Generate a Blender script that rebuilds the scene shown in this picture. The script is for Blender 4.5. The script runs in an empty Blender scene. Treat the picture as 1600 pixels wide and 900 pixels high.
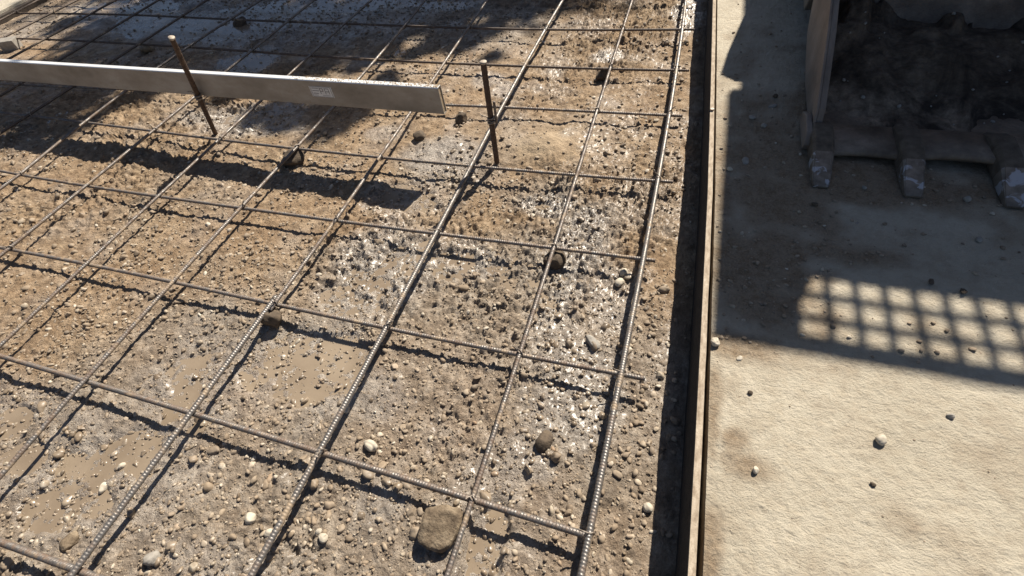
import bpy, bmesh, math, random
import numpy as np
from mathutils import Vector, Matrix

SC = bpy.context.scene
COL = SC.collection
R = math.radians
rng = np.random.default_rng(7)
random.seed(7)

# ------------------------------------------------------------------ camera
YAW, PIT, ROL = 0.43834, 0.88744, -0.18656
CAM = np.array([0.02525, -0.16256, 0.7515])
FPX = 770.0
cy_, sy_ = math.cos(YAW), math.sin(YAW)
F_ = np.array([-sy_*math.cos(PIT), cy_*math.cos(PIT), -math.sin(PIT)])
r_ = np.array([cy_, sy_, 0.0]); u_ = np.cross(r_, F_)
R_ = math.cos(ROL)*r_ + math.sin(ROL)*u_
U_ = -math.sin(ROL)*r_ + math.cos(ROL)*u_
cd = bpy.data.cameras.new('camera'); cam = bpy.data.objects.new('camera', cd); COL.objects.link(cam)
cam.matrix_world = Matrix(((R_[0], U_[0], -F_[0], CAM[0]), (R_[1], U_[1], -F_[1], CAM[1]),
                           (R_[2], U_[2], -F_[2], CAM[2]), (0, 0, 0, 1)))
cd.sensor_width = 36; cd.lens = FPX/1600*36; cd.clip_start = 0.02; cd.clip_end = 500
SC.camera = cam

# ------------------------------------------------------------------ sun and sky
SUN = np.array([0.31, 0.92, 1.0]); SUN_N = SUN/np.linalg.norm(SUN)
elev = math.asin(SUN_N[2]); azi = math.atan2(SUN[0], SUN[1])
W = bpy.data.worlds.new('World'); SC.world = W; W.use_nodes = True
nt = W.node_tree; bg = nt.nodes['Background']
sky = nt.nodes.new('ShaderNodeTexSky'); sky.sky_type = 'NISHITA'; sky.sun_disc = False
sky.sun_elevation = elev; sky.sun_rotation = azi
nt.links.new(sky.outputs[0], bg.inputs[0]); bg.inputs[1].default_value = 0.05; sky.air_density = .65; sky.dust_density = .7; sky.ozone_density = .6
sl = bpy.data.lights.new('sun', 'SUN'); so = bpy.data.objects.new('sun', sl); COL.objects.link(so)
sl.energy = 5.0; sl.angle = R(0.53); sl.color = (1.0, 0.93, 0.82)
so.rotation_euler = Vector(SUN_N).to_track_quat('Z', 'Y').to_euler(); so.location = (3, 8, 10)
SC.view_settings.view_transform = 'Standard'; SC.view_settings.look = 'None'
SC.view_settings.exposure = 0.86; SC.view_settings.gamma = 1
SC.view_settings.use_curve_mapping = False

# ------------------------------------------------------------------ helpers
def at(x, y, z=0.0):
    d = F_ + R_*(x-800)/FPX - U_*(y-450)/FPX
    return CAM + (z-CAM[2])/d[2]*d

def hash2(i, j, s):
    n = (i.astype(np.int64)*374761393 + j.astype(np.int64)*668265263 + s*1274126177) & 0xffffffff
    n = ((n ^ (n >> 13))*1274126177) & 0xffffffff
    n = ((n ^ (n >> 16))*2246822519) & 0xffffffff
    return ((n ^ (n >> 15)) & 0xffffff)/float(0xffffff)
def vn(x, y, s=0):
    i = np.floor(x); j = np.floor(y); fx = x-i; fy = y-j
    fx = fx*fx*fx*(fx*(fx*6-15)+10); fy = fy*fy*fy*(fy*(fy*6-15)+10)
    a = hash2(i, j, s); b = hash2(i+1, j, s); c = hash2(i, j+1, s); d = hash2(i+1, j+1, s)
    return (a+(b-a)*fx)*(1-fy) + (c+(d-c)*fx)*fy - 0.5
def fbm(x, y, s=0, o=4, g=0.5):
    t = 0; a = 1
    for k in range(o):
        ca, sa = math.cos(.7*k+.3), math.sin(.7*k+.3)
        t = t + a*vn((x*ca-y*sa)*2**k+17.3*k, (x*sa+y*ca)*2**k-9.1*k, s+k*11); a *= g
    return t
def bumps(x, y, f, s, rmin=.25, rmax=.5, prob=.6):
    """rounded half-buried stones: one jittered dome per cell of a grid of frequency f"""
    X = x*f; Y = y*f; i0 = np.floor(X); j0 = np.floor(Y); out = np.zeros_like(X)
    for di in (-1, 0, 1):
        for dj in (-1, 0, 1):
            i = i0+di; j = j0+dj
            px = i+.5+(hash2(i, j, s)-.5)*.8; py = j+.5+(hash2(i, j, s+1)-.5)*.8
            r = rmin+(rmax-rmin)*hash2(i, j, s+2)**2
            on = hash2(i, j, s+3) < prob
            asp = .65+.7*hash2(i, j, s+4); th = 6.28*hash2(i, j, s+5)
            dx = X-px; dy = Y-py
            u = (dx*np.cos(th)+dy*np.sin(th))*asp; v = (-dx*np.sin(th)+dy*np.cos(th))/asp
            q = 1-(u*u+v*v)/(r*r)
            out = np.maximum(out, np.where(on & (q > 0), np.sqrt(np.maximum(q, 0))*r, 0))
    return out/f
def sstep(a, b, x):
    t = np.clip((x-a)/(b-a), 0, 1); return t*t*(3-2*t)

def mesh_obj(name, V, Fc, mat=None, parent=None, smooth=True, attrs=None, **props):
    me = bpy.data.meshes.new(name)
    V = np.asarray(V, dtype=np.float32)
    if isinstance(Fc, np.ndarray):
        n, k = Fc.shape
        me.vertices.add(len(V)); me.vertices.foreach_set('co', V.ravel())
        me.loops.add(n*k); me.loops.foreach_set('vertex_index', Fc.astype(np.int32).ravel())
        me.polygons.add(n); me.polygons.foreach_set('loop_start', np.arange(0, n*k, k, dtype=np.int32))
        me.update(calc_edges=True)
    else:
        me.from_pydata([tuple(map(float, v)) for v in V], [], Fc); me.update()
    me.polygons.foreach_set('use_smooth', np.full(len(me.polygons), smooth, dtype=bool))
    if attrs:
        for k, a in attrs.items():
            at_ = me.attributes.new(k, 'FLOAT', 'POINT'); at_.data.foreach_set('value', np.asarray(a, dtype=np.float32).ravel())
    if mat: me.materials.append(mat)
    o = bpy.data.objects.new(name, me); COL.objects.link(o)
    if parent: o.parent = parent
    for k, v in props.items(): o[k] = v
    return o
def empty(name, loc, label, cat, group=None):
    o = bpy.data.objects.new(name, None); COL.objects.link(o); o.location = loc
    o.empty_display_size = .05; o['label'] = label; o['category'] = cat
    if group: o['group'] = group
    return o
def put(o, parent):
    """parent while keeping world-coordinates geometry"""
    o.parent = parent; l = Vector((0, 0, 0)); q = parent
    while q is not None: l += q.location; q = q.parent
    o.location = o.location - l
    return o
def grid_mesh(xs, ys, zf):
    X, Y = np.meshgrid(xs, ys); Z = zf(X, Y)
    V = np.stack([X.ravel(), Y.ravel(), Z.ravel()], -1)
    nx, ny = len(xs), len(ys)
    i = np.arange(nx*ny).reshape(ny, nx)
    Fc = np.stack([i[:-1, :-1].ravel(), i[:-1, 1:].ravel(), i[1:, 1:].ravel(), i[1:, :-1].ravel()], -1)
    return V, Fc
def spaced(a, b, h0, h1, p=1.0):
    """coordinates from a to b, spacing h0 at a growing to h1 at b"""
    out = [a]; sgn = 1 if b > a else -1; L = abs(b-a)
    while abs(out[-1]-a) < L:
        t = abs(out[-1]-a)/L; out.append(out[-1]+sgn*(h0+(h1-h0)*t**p))
    return np.array(sorted(out))
def prism(pts, axis, a, b):
    """closed prism of a 2-D outline along axis ('x','y','z') from a to b"""
    n = len(pts); V = []
    for t in (a, b):
        for p in pts:
            V.append({'x': (t, p[0], p[1]), 'y': (p[0], t, p[1]), 'z': (p[0], p[1], t)}[axis])
    Fc = [list(range(n)), list(range(2*n-1, n-1, -1))]
    for i in range(n): Fc.append([i, i+n, (i+1) % n+n, (i+1) % n])
    return V, Fc
def bevel_obj(o, w=.002, seg=2):
    bm = bmesh.new(); bm.from_mesh(o.data)
    bmesh.ops.recalc_face_normals(bm, faces=bm.faces)
    bmesh.ops.bevel(bm, geom=[e for e in bm.edges if len(e.link_faces) == 2 and e.calc_face_angle(0) > .5], offset=w, segments=seg, affect='EDGES', profile=.6, clamp_overlap=True)
    bm.to_mesh(o.data); bm.free(); return o
def box(name, lo, hi, mat, parent=None, bev=.002, **props):
    x0, y0, z0 = lo; x1, y1, z1 = hi
    V, Fc = prism([(x0, y0), (x1, y0), (x1, y1), (x0, y1)], 'z', z0, z1)
    o = mesh_obj(name, V, Fc, mat, None, False, **props)
    bm = bmesh.new(); bm.from_mesh(o.data); bmesh.ops.recalc_face_normals(bm, faces=bm.faces); bm.to_mesh(o.data); bm.free()
    if bev: bevel_obj(o, bev)
    if parent: put(o, parent)
    return o
def fixn(o):
    bm = bmesh.new(); bm.from_mesh(o.data); bmesh.ops.recalc_face_normals(bm, faces=bm.faces); bm.to_mesh(o.data); bm.free(); return o

# ------------------------------------------------------------------ materials
class M:
    def __init__(s, name):
        s.m = bpy.data.materials.new(name); s.m.use_nodes = True; s.t = s.m.node_tree
        s.b = s.t.nodes['Principled BSDF']; s.tc = s.t.nodes.new('ShaderNodeTexCoord'); s.co = s.tc.outputs['Object']
    def n(s, ty, **k):
        x = s.t.nodes.new(ty)
        for a, v in k.items(): setattr(x, a, v)
        return x
    def l(s, a, b): s.t.links.new(a, b)
    def noise(s, scale, detail=4, rough=.55, co=None, stretch=None, dist=0):
        x = s.n('ShaderNodeTexNoise'); x.inputs['Scale'].default_value = scale; x.inputs['Detail'].default_value = detail
        x.inputs['Roughness'].default_value = rough; x.inputs['Distortion'].default_value = dist
        c = co or s.co
        if stretch:
            mp = s.n('ShaderNodeMapping'); mp.inputs['Scale'].default_value = stretch; s.l(c, mp.inputs[0]); c = mp.outputs[0]
        s.l(c, x.inputs['Vector']); return x.outputs['Fac']
    def ramp(s, fac, stops):
        x = s.n('ShaderNodeValToRGB'); e = x.color_ramp.elements
        while len(e) < len(stops): e.new(.5)
        for q, (p, c) in zip(e, stops):
            q.position = p; q.color = (*c, 1) if isinstance(c, tuple) else (c, c, c, 1)
        s.l(fac, x.inputs[0]); return x.outputs[0]
    def mix(s, f, a, b, mode='MIX'):
        x = s.n('ShaderNodeMix', data_type='RGBA', blend_type=mode)
        for i, v in ((0, f), (6, a), (7, b)):
            if isinstance(v, (int, float)): x.inputs[i].default_value = v
            elif isinstance(v, tuple): x.inputs[i].default_value = (*v, 1)
            else: s.l(v, x.inputs[i])
        return x.outputs[2]
    def attr(s, name):
        x = s.n('ShaderNodeAttribute'); x.attribute_name = name; return x.outputs['Fac']
    def math(s, op, a, b=0.0, clamp=False):
        x = s.n('ShaderNodeMath', operation=op, use_clamp=clamp)
        for i, v in ((0, a), (1, b)):
            if isinstance(v, (int, float)): x.inputs[i].default_value = v
            else: s.l(v, x.inputs[i])
        return x.outputs[0]
    def bump(s, h, dist, strength=1.0, prev=None):
        x = s.n('ShaderNodeBump'); x.inputs['Distance'].default_value = dist; x.inputs['Strength'].default_value = strength
        s.l(h, x.inputs['Height'])
        if prev: s.l(prev, x.inputs['Normal'])
        return x.outputs[0]
    def out(s, color=None, rough=None, metal=None, normal=None, spec=None):
        for k, v in (('Base Color', color), ('Roughness', rough), ('Metallic', metal), ('Normal', normal), ('Specular IOR Level', spec)):
            if v is None: continue
            if isinstance(v, (int, float)): s.b.inputs[k].default_value = v
            elif isinstance(v, tuple): s.b.inputs[k].default_value = (*v, 1)
            else: s.l(v, s.b.inputs[k])
        return s.m

def mat_soil():
    m = M('soil'); wet = m.attr('wet'); grey = m.attr('grey')
    n1 = m.noise(3.2, 6, .6); sand = m.attr('sand'); n2 = m.noise(38, 6, .65); n3 = m.noise(260, 4, .7)
    dry = m.ramp(n2, [(.28, (.14, .092, .054)), (.48, (.285, .200, .122)), (.72, (.49, .37, .245))])
    gry = m.ramp(n2, [(.28, (.12, .092, .066)), (.5, (.275, .222, .168)), (.75, (.50, .43, .345))])
    c = m.mix(grey, dry, gry)
    c = m.mix(m.ramp(n1, [(.4, 0.0), (.65, .25)]), c, (.30, .18, .095), 'MIX')
    c = m.mix(m.ramp(n3, [(.3, .55), (.5, 0.0)]), c, (.12, .08, .045))
    c = m.mix(m.ramp(n3, [(.62, 0.0), (.75, .55)]), c, (.52, .43, .31))
    c = m.mix(m.math('MULTIPLY', sand, .65), c, (.47, .365, .245))
    c = m.mix(m.math('MULTIPLY', wet, .35), c, m.ramp(n2, [(.35, (.17, .14, .11)), (.65, (.46, .41, .345))]))  # wet soil paled: its glisten is put into the base colour
    ro = m.math('SUBTRACT', .92, m.math('MULTIPLY', wet, m.ramp(m.noise(90, 3, .6), [(.35, .45), (.65, .66)])))
    b1 = m.bump(m.noise(420, 3, .7), .0024, 1.0)
    b2 = m.bump(m.noise(170, 5, .7), .0055, 1.0, b1)
    m.l(m.math('MULTIPLY', wet, .45), m.b.inputs['Coat Weight']); m.b.inputs['Coat Roughness'].default_value = .29; m.b.inputs['Coat IOR'].default_value = 1.5
    return m.out(c, ro, 0, b2, m.math('ADD', .4, m.math('MULTIPLY', wet, .6)))
def mat_pebble():
    m = M('pebble'); g = m.n('ShaderNodeNewGeometry'); rnd = g.outputs['Random Per Island']
    base = m.ramp(rnd, [(0, (.10, .072, .048)), (.25, (.22, .165, .11)), (.5, (.16, .13, .10)), (.72, (.29, .23, .165)), (.88, (.44, .38, .29)), (.95, (.62, .56, .46)), (1, (.30, .19, .11))])
    n = m.noise(180, 4, .6); mud = m.noise(60, 3, .6)
    c = m.mix(m.ramp(n, [(.35, .5), (.6, 0.0)]), base, (.19, .14, .09))
    c = m.mix(m.ramp(mud, [(.40, 0.0), (.58, .7)]), c, (.29, .22, .15))
    wet = m.attr('wet'); c = m.mix(m.math('MULTIPLY', wet, .3), c, (.14, .11, .08))
    return m.out(c, m.math('SUBTRACT', .8, m.math('MULTIPLY', wet, .5)), 0, m.bump(n, .001, .6), .5)
def mat_water():
    m = M('muddy_water'); n = m.noise(9, 4, .6)
    c = m.ramp(n, [(.3, (.185, .140, .096)), (.7, (.27, .212, .150))])
    b = m.bump(m.noise(120, 4, .7), .0006, .5)
    return m.out(c, m.ramp(m.noise(30, 4, .7), [(.35, .07), (.65, .3)]), 0, b, .5)
def mat_slab():
    m = M('concrete'); dirt = m.attr('dirt')
    n1 = m.noise(4, 5, .6); n2 = m.noise(60, 6, .7); n3 = m.noise(300, 4, .7)
    c = m.ramp(n1, [(.3, (.395, .345, .262)), (.7, (.50, .445, .348))])
    c = m.mix(m.ramp(n2, [(.35, .45), (.55, 0.0)]), c, (.31, .25, .175))
    c = m.mix(m.ramp(n3, [(.6, 0.0), (.8, .5)]), c, (.56, .50, .40))
    dn = m.math('MULTIPLY', dirt, m.ramp(n2, [(.3, .55), (.6, 1.0)]), True)
    c = m.mix(dn, c, m.ramp(n3, [(.3, (.13, .088, .05)), (.7, (.27, .19, .115))]))
    b = m.bump(m.noise(260, 5, .75, stretch=(1, 1.15, 1)), .0032, 1.0)
    b = m.bump(m.noise(70, 4, .6, stretch=(1, 1.9, 1), dist=.6), .003, .6, b)
    return m.out(c, .85, 0, b, .35)
def mat_rebar(name, rust, dark=1.0):
    m = M(name); n = m.noise(70, 5, .7); n2 = m.noise(500, 3, .6)
    ru = m.ramp(n2, [(.3, (.075*dark, .048*dark, .034*dark)), (.7, (.185*dark, .130*dark, .092*dark))])
    st = m.ramp(n2, [(.3, (.13, .12, .11)), (.7, (.25, .23, .21))])
    f = m.ramp(n, [(max(0, .62-rust), 0.0), (min(1, .82-rust), 1.0)])
    c = m.mix(f, st, ru)
    mud = m.ramp(m.noise(26, 4, .65), [(.56, 0.0), (.66, .85)])
    c = m.mix(mud, c, (.30, .22, .14))
    fm = m.math('MULTIPLY', m.math('SUBTRACT', 1.0, f), m.math('SUBTRACT', 1.0, mud), True)
    return m.out(c, m.math('ADD', m.math('MULTIPLY', fm, -.2), .64), m.math('MULTIPLY', fm, .6), m.bump(n2, .0005, .6), .5)
def mat_simple(name, stops, scale=40, rough=.7, metal=0, bd=.001, bs=.5, spec=.5, n2scale=None, stretch=None):
    m = M(name); n = m.noise(scale, 5, .65, stretch=stretch)
    return m.out(m.ramp(n, stops), rough, metal, m.bump(m.noise(n2scale or scale*3, 4, .65), bd, bs), spec)

SOIL, PEB, WATER, SLAB = mat_soil(), mat_pebble(), mat_water(), mat_slab()
RB_RUST = mat_rebar('rusty_rebar', .22); RB_STEEL = mat_rebar('worn_rebar', .12); RB_DARK = mat_rebar('dark_rebar', .4, .7)
WIRE = mat_simple('tie_wire', [(.3, (.14, .11, .085)), (.7, (.36, .31, .26))], 300, .5, .5)
BOARD = mat_simple('form_board_faces', [(.3, (.22, .165, .115)), (.55, (.38, .31, .23)), (.75, (.50, .43, .34))], 160, .85, 0, .0012, .8, .3, 400, (1, .35, 1))
BOARD_SIDE = mat_simple('shade_dark_board_face', [(.3, (.012, .011, .0105)), (.7, (.030, .027, .025))], 60, .95, 0, .003, .9, .3)  # nearly black: the face's shade is put into its colour to match the shaded soil
ROCK = mat_simple('muddy_rock', [(.3, (.085, .060, .038)), (.5, (.175, .130, .084)), (.72, (.30, .235, .16))], 55, .88, 0, .003, .9, .4, 160)
PALE = mat_simple('pale_stone', [(.3, (.34, .29, .22)), (.7, (.55, .49, .39))], 60, .7, 0, .001, .5)
GREYST = mat_simple('grey_stone', [(.3, (.20, .18, .15)), (.7, (.34, .31, .27))], 70, .75, 0, .0012, .6)
DARKST = mat_simple('clod_and_shaded_stone', [(.3, (.05, .036, .024)), (.7, (.13, .095, .062))], 90, .9, 0, .002, .8)  # browns lowered so the rocks carry their shaded sides in the colour

# ------------------------------------------------------------------ the ground
WL = -.0415                                    # level of the muddy water
PUD = [  # pixel centre, radii (m) across / along
    (628, 415, .055, .06), (590, 445, .075, .045), (545, 470, .075, .035), (655, 395, .04, .04),
    (630, 312, .085, .05), (600, 322, .06, .03), (850, 322, .035, .02), (715, 410, .055, .03), (700, 425, .03, .025),
    (450, 560, .075, .06), (520, 570, .07, .06), (470, 600, .06, .04), (400, 590, .04, .03),
    (300, 580, .055, .04), (290, 625, .04, .05), (310, 655, .03, .03),
    (185, 720, .085, .05), (120, 745, .09, .05), (70, 790, .07, .035), (215, 700, .05, .04), (40, 720, .05, .03), (150, 775, .05, .03),
    (750, 870, .025, .05), (765, 830, .025, .035), (745, 905, .03, .04), (20, 660, .04, .03),
    (385, 95, .12, .10), (340, 45, .25, .12), (430, 20, .3, .12), (540, 8, .25, .10), (250, 35, .25, .14), (200, 15, .3, .12), (600, 3, .2, .08),
    (380, 190, .12, .05), (430, 175, .1, .05), (700, 8, .15, .05),
]
WET = [ (700, 245, .12, .08), (600, 210, .07, .04), (850, 322, .09, .035), (905, 390, .05, .10), (915, 350, .05, .07), (760, 130, .05, .05), (785, 145, .04, .04),
    (380, 195, .2, .08), (860, 500, .06, .12), (960, 470, .05, .1), (620, 400, .15, .12), (720, 400, .12, .05), (700, 235, .07, .05), (740, 800, .07, .1), (150, 740, .2, .12),
    (300, 600, .12, .1), (480, 570, .17, .1), (950, 90, .05, .04), (1075, 20, .05, .2), (400, 30, .9, .2), (640, 310, .15, .07), (900, 610, .08, .1), (560, 610, .1, .06), (330, 880, .1, .04),
    (820, 720, .05, .04), (600, 780, .05, .04), (20, 640, .1, .08) ]
GREYB = [(750, 560, .45, .25), (600, 700, .5, .25), (300, 720, .4, .2), (350, 560, .22, .12), (820, 430, .2, .15), (560, 850, .5, .15), (880, 640, .18, .25), (100, 700, .35, .15),
    (700, 260, .16, .09), (860, 310, .14, .07), (500, 400, .04, .03), (400, 30, 1.3, .22), (250, 30, 1.3, .25), (920, 350, .08, .1), (600, 430, .16, .12), (380, 190, .25, .07), (120, 840, .25, .08)]
def field(X, Y, lst, z=-.04, soft=1.0):
    out = np.zeros_like(X)
    for px, py, a, b in lst:
        P = at(px, py, z)
        d = np.sqrt(((X-P[0])/a)**2+((Y-P[1])/b)**2)
        out = np.maximum(out, 1-d/(1+.35*soft))
    return out
def edge_x(y):                                 # left edge of the right-hand form board
    return np.interp(y, [-3, -.035, .12, .331, .638, .978, 1.496, 2.4, 9], [.185, .117, .114, .109, .101, .088, .067, .035, -.2])
mound = at(850, 225, -.02); mound2 = at(700, 210, -.03); dip = at(1040, 600, -.03)
def soil_h(X, Y):
    w = .06*fbm(X*6, Y*6, 3, 3); w2 = .03*fbm(X*22, Y*22, 5, 3)
    h = -.0345 + .009*fbm(X*2.2, Y*2.2, 11, 3) + .0065*fbm(X*9+w*4, Y*9, 21, 3)
    h += .024*np.exp(-(((X-mound[0])/.10)**2+((Y-mound[1])/.07)**2))
    h += .006*np.exp(-(((X-mound2[0])/.14)**2+((Y-mound2[1])/.08)**2))
    p = field(X, Y, PUD)
    pw = sstep(.03, .42, p + .75*fbm(X*14, Y*14, 31, 4))*sstep(-.1, .25, p)
    smooth = sstep(.3, .9, pw)
    h = h*(1-.85*pw) + (WL-.0032)*.85*pw
    # clods, crumbs and half-buried stones, on top of everything
    rough = .38+.85*sstep(-.2, .35, fbm(X*3.1, Y*3.1, 41, 3))
    e_ = edge_x(Y)-X; rough = rough*(.30+.70*sstep(.030, .062, e_+.012*fbm(Y*9, X*9, 43, 3)))
    far = sstep(.0, .5, field(X, Y, [(330, 15, 1.2, .25), (120, 45, .8, .3)]))      # smooth slurry at the top left
    rough = rough*(1-.30*smooth)*(1-.75*far)
    crumb = np.abs(fbm(X*42+w2*8, Y*42, 51, 4))
    rough = rough*(1-.55*np.exp(-(((X-mound[0])/.09)**2+((Y-mound[1])/.06)**2)))*1.12
    h += rough*(.009*crumb - .0025) + rough*.0042*fbm(X*120, Y*120, 61, 4, .65)
    ter = fbm(X*30, Y*30, 55, 4, .6); h += rough*.0025*sstep(.08, .16, ter)*(1+ter) + (.35+.65*rough)*.0022*sstep(.05, .09, fbm(X*75, Y*75, 57, 3))
    h += rough*.75*bumps(X, Y, 46, 71, .2, .45, .3)*sstep(-.1, .15, fbm(X*5, Y*5, 45, 2)+.06) + rough*.75*bumps(X+.3, Y, 85, 81, .2, .5, .4) + 1.1*rough*bumps(X-.7, Y+.2, 150, 91, .25, .5, .5) + rough*.0022*np.abs(fbm(X*190, Y*190, 65, 2))
    # smoother trampled strip beside the form board
    side = np.clip((edge_x(Y)-X)/.02, 0, 1)
    h = h - .003*(1-side)
    return h
def wet_f(X, Y):
    a = sstep(0, .5, field(X, Y, PUD)+.05+.35*fbm(X*11, Y*11, 31, 3)); b = sstep(.0, .55, field(X, Y, WET)+.5*fbm(X*12, Y*12, 35, 4))
    return np.clip(np.maximum(a, b*.9), 0, 1)
def grey_f(X, Y):
    return np.clip(sstep(.0, .5, field(X, Y, GREYB)+.45*fbm(X*5, Y*5, 37, 4)), 0, 1)

xs = spaced(.16, -3.3, .0020, .0062, .8); ys = spaced(-.55, 2.5, .0020, .0068, .9)
V, Fc = grid_mesh(xs, ys, soil_h)
sd_ = np.exp(-(((V[:, 0]-mound[0])/.11)**2+((V[:, 1]-mound[1])/.07)**2)+.9*fbm(V[:, 0]*18, V[:, 1]*18, 47, 3))
att = dict(sand=np.clip(sd_, 0, 1), wet=wet_f(V[:, 0], V[:, 1]), grey=grey_f(V[:, 0], V[:, 1]))
soil = mesh_obj('ground', V, Fc, SOIL, attrs=att, kind='structure')
V, Fc = grid_mesh(np.linspace(-60, 60, 60), np.linspace(-60, 60, 60), lambda X, Y: -.14+0*X)
mesh_obj('surrounding_ground', V, Fc, SOIL, attrs=dict(wet=np.zeros(len(V)), grey=np.ones(len(V))*.4), kind='structure')
# muddy water lying in the hollows: one level sheet cut to the hollows' own outlines
hs = np.arange(-3.3, .10, .008); vs = np.arange(-.5, 2.4, .008)
X, Y = np.meshgrid(hs, vs); P = field(X, Y, PUD, soft=1.2) > -.3
nx = len(hs); idx = np.arange(X.size).reshape(X.shape)
q = P[:-1, :-1] & P[1:, 1:] & P[1:, :-1] & P[:-1, 1:]
Fw = np.stack([idx[:-1, :-1][q], idx[:-1, 1:][q], idx[1:, 1:][q], idx[1:, :-1][q]], -1)
used, inv = np.unique(Fw, return_inverse=True)
Vw = np.stack([X.ravel()[used], Y.ravel()[used], np.full(len(used), WL)], -1)
mesh_obj('puddle_water', Vw, inv.reshape(Fw.shape), WATER, kind='structure')

# ------------------------------------------------------------------ right-hand slab and form boards
GAPX = lambda y: np.interp(y, [-.1, .4, .8, 1.5], [.0180, .0158, .0145, .0138])
SZ = .0745
DIRT = [(1165, 722, .032, .022), (1150, 690, .022, .02), (1150, 400, .07, .12), (1200, 480, .09, .05), (1160, 540, .06, .03), (1250, 260, .14, .10), (1350, 300, .12, .05),
        (1200, 200, .10, .12), (1190, 300, .10, .1), (1112, 650, .014, .08), (1106, 870, .018, .06), (1480, 300, .14, .03), (1300, 180, .12, .12), (1130, 300, .04, .15), (1320, 400, .1, .03), (1180, 240, .16, .14), (1400, 300, .25, .06), (1360, 270, .25, .08), (1500, 300, .2, .05), (1230, 330, .12, .08), (1190, 400, .1, .1)]
def slab_dirt(X, Y):
    d = field(X, Y, DIRT, .075)
    return np.clip(sstep(-.1, .75, d+.55*fbm(X*16, Y*16, 211, 5, .6)), 0, 1)*np.where(Y < .28, .85, .95)
def slab_h(U, Y):
    X = U
    wx = .25*fbm(X*30, Y*30, 203, 2)
    h = SZ + .0010*fbm(X*18, Y*24, 201, 3) + .0015*np.abs(fbm(X*80+wx, Y*115+wx, 205, 4, .6)) + .0014*fbm(X*190, Y*260, 209, 2) + .0010*np.abs(fbm(X*120, Y*210, 213, 3))
    d = slab_dirt(X, Y)
    h += d*(.0022*np.abs(fbm(X*60, Y*60, 215, 4))+.6*bumps(X, Y, 110, 221, .2, .5, .3))
    return h
us = spaced(0, 1.5, .0022, .009, .8); ys = spaced(-.45, 2.3, .0024, .009, .9)
U, Y = np.meshgrid(us, ys); X = edge_x(Y)+GAPX(Y)+U + np.where(U == 0, .0004*fbm(Y*25, Y*0, 5, 3), 0)
Z = slab_h(X, Y)
V = np.stack([X.ravel(), Y.ravel(), Z.ravel()], -1); i = np.arange(X.size).reshape(X.shape)
Fc = np.stack([i[:-1, :-1].ravel(), i[:-1, 1:].ravel(), i[1:, 1:].ravel(), i[1:, :-1].ravel()], -1)
# side skirt down to the ground
n0 = len(V); sk = V[i[:, 0]].copy(); sk[:, 2] = -.15; tp_ = V[i[:, 0]].copy(); V = np.vstack([V, sk, tp_])
j = np.arange(len(ys)); n1_ = n0+len(ys); Fs = np.stack([n1_+j[:-1], n1_+j[1:], n0+j[1:], n0+j[:-1]], -1)
mesh_obj('concrete_slab', V, np.vstack([Fc, Fs]), SLAB, attrs=dict(dirt=slab_dirt(V[:, 0], V[:, 1])), kind='structure')
Vp, Fp = prism([(edge_x(-.5)+.017, -3), (12, -3), (12, -.452), (.145, -.452)], 'z', -.15, SZ-.0005)
fixn(mesh_obj('concrete_slab_near', Vp, Fp, SLAB, smooth=False, kind='structure'))
Vp, Fp = prism([(1.45, -.45), (12, -.45), (12, 2.28), (1.45, 2.28)], 'z', -.15, SZ-.004)
fixn(mesh_obj('concrete_slab_side', Vp, Fp, SLAB, smooth=False, kind='structure'))
Vp, Fp = prism([(edge_x(2.3)+.02, 2.28), (12, 2.28), (12, 9), (-.15, 9)], 'z', -.15, SZ-.004)
fixn(mesh_obj('concrete_slab_far', Vp, Fp, SLAB, smooth=False, kind='structure'))
# thin form board (bent slightly along its length)
yy = np.arange(-.9, 2.6, .01); ex = edge_x(yy); zt = .0765+.0006*fbm(yy*9, yy*0, 301, 3)
wd = .0100+.0006*fbm(yy*14, yy*0+3, 305, 3)
prof = lambda k: [(ex[k], -.09), (ex[k], zt[k]-.0012), (ex[k]+.0010, zt[k]), (ex[k]+wd[k]-.001, zt[k]), (ex[k]+wd[k], zt[k]-.0012), (ex[k]+wd[k], -.09)]
V = []; Fc = []
for k, y in enumerate(yy):
    V += [(a, y, b) for a, b in prof(k)]
    if k:
        for e in range(5): Fc.append([(k-1)*6+e, (k-1)*6+e+1, k*6+e+1, k*6+e])
Fc += [[5, 4, 3, 2, 1, 0], [(len(yy)-1)*6+e for e in range(6)]]
fb = fixn(mesh_obj('form_board', V, Fc, BOARD, smooth=False, label='thin upright timber form board running along the edge of the concrete slab', category='form board'))
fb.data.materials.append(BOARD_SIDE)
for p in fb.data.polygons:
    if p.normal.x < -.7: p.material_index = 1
# nail or tie head through the board
V, Fc = prism([(.0145*math.cos(a)*.28, .0145*math.sin(a)*.28) for a in np.linspace(0, 6.28, 10)[:-1]], 'z', 0, .004)
P = at(1111, 172, .077)
nl = fixn(mesh_obj('nail_head', V, Fc, WIRE, smooth=False)); nl.location = (edge_x(P[1])+.005, P[1], .0768); nl.parent = fb
# far-left slab and its edge board, coloured dark to stand for a shadow gap
Vp, Fp = prism([(-12, -3), (-3.275, -3), (-3.262, 2.2), (-3.15, 9), (-12, 9)], 'z', -.15, .004)
o = fixn(mesh_obj('concrete_slab_left', Vp, Fp, SLAB, smooth=False, kind='structure'))
DARKWOOD = mat_simple('shadow_gap_timber', [(.3, (.035, .026, .018)), (.7, (.075, .055, .04))], 60, .7)
Vp, Fp = prism([(-3.268, -1), (-3.235, -1), (-3.222, 2.4), (-3.255, 2.4)], 'z', -.12, -.006)
o = fixn(mesh_obj('form_board', Vp, Fp, DARKWOOD, smooth=False, label='form board coloured dark for the shadow gap along the far slab edge at the top left corner', category='form board'))

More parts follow.
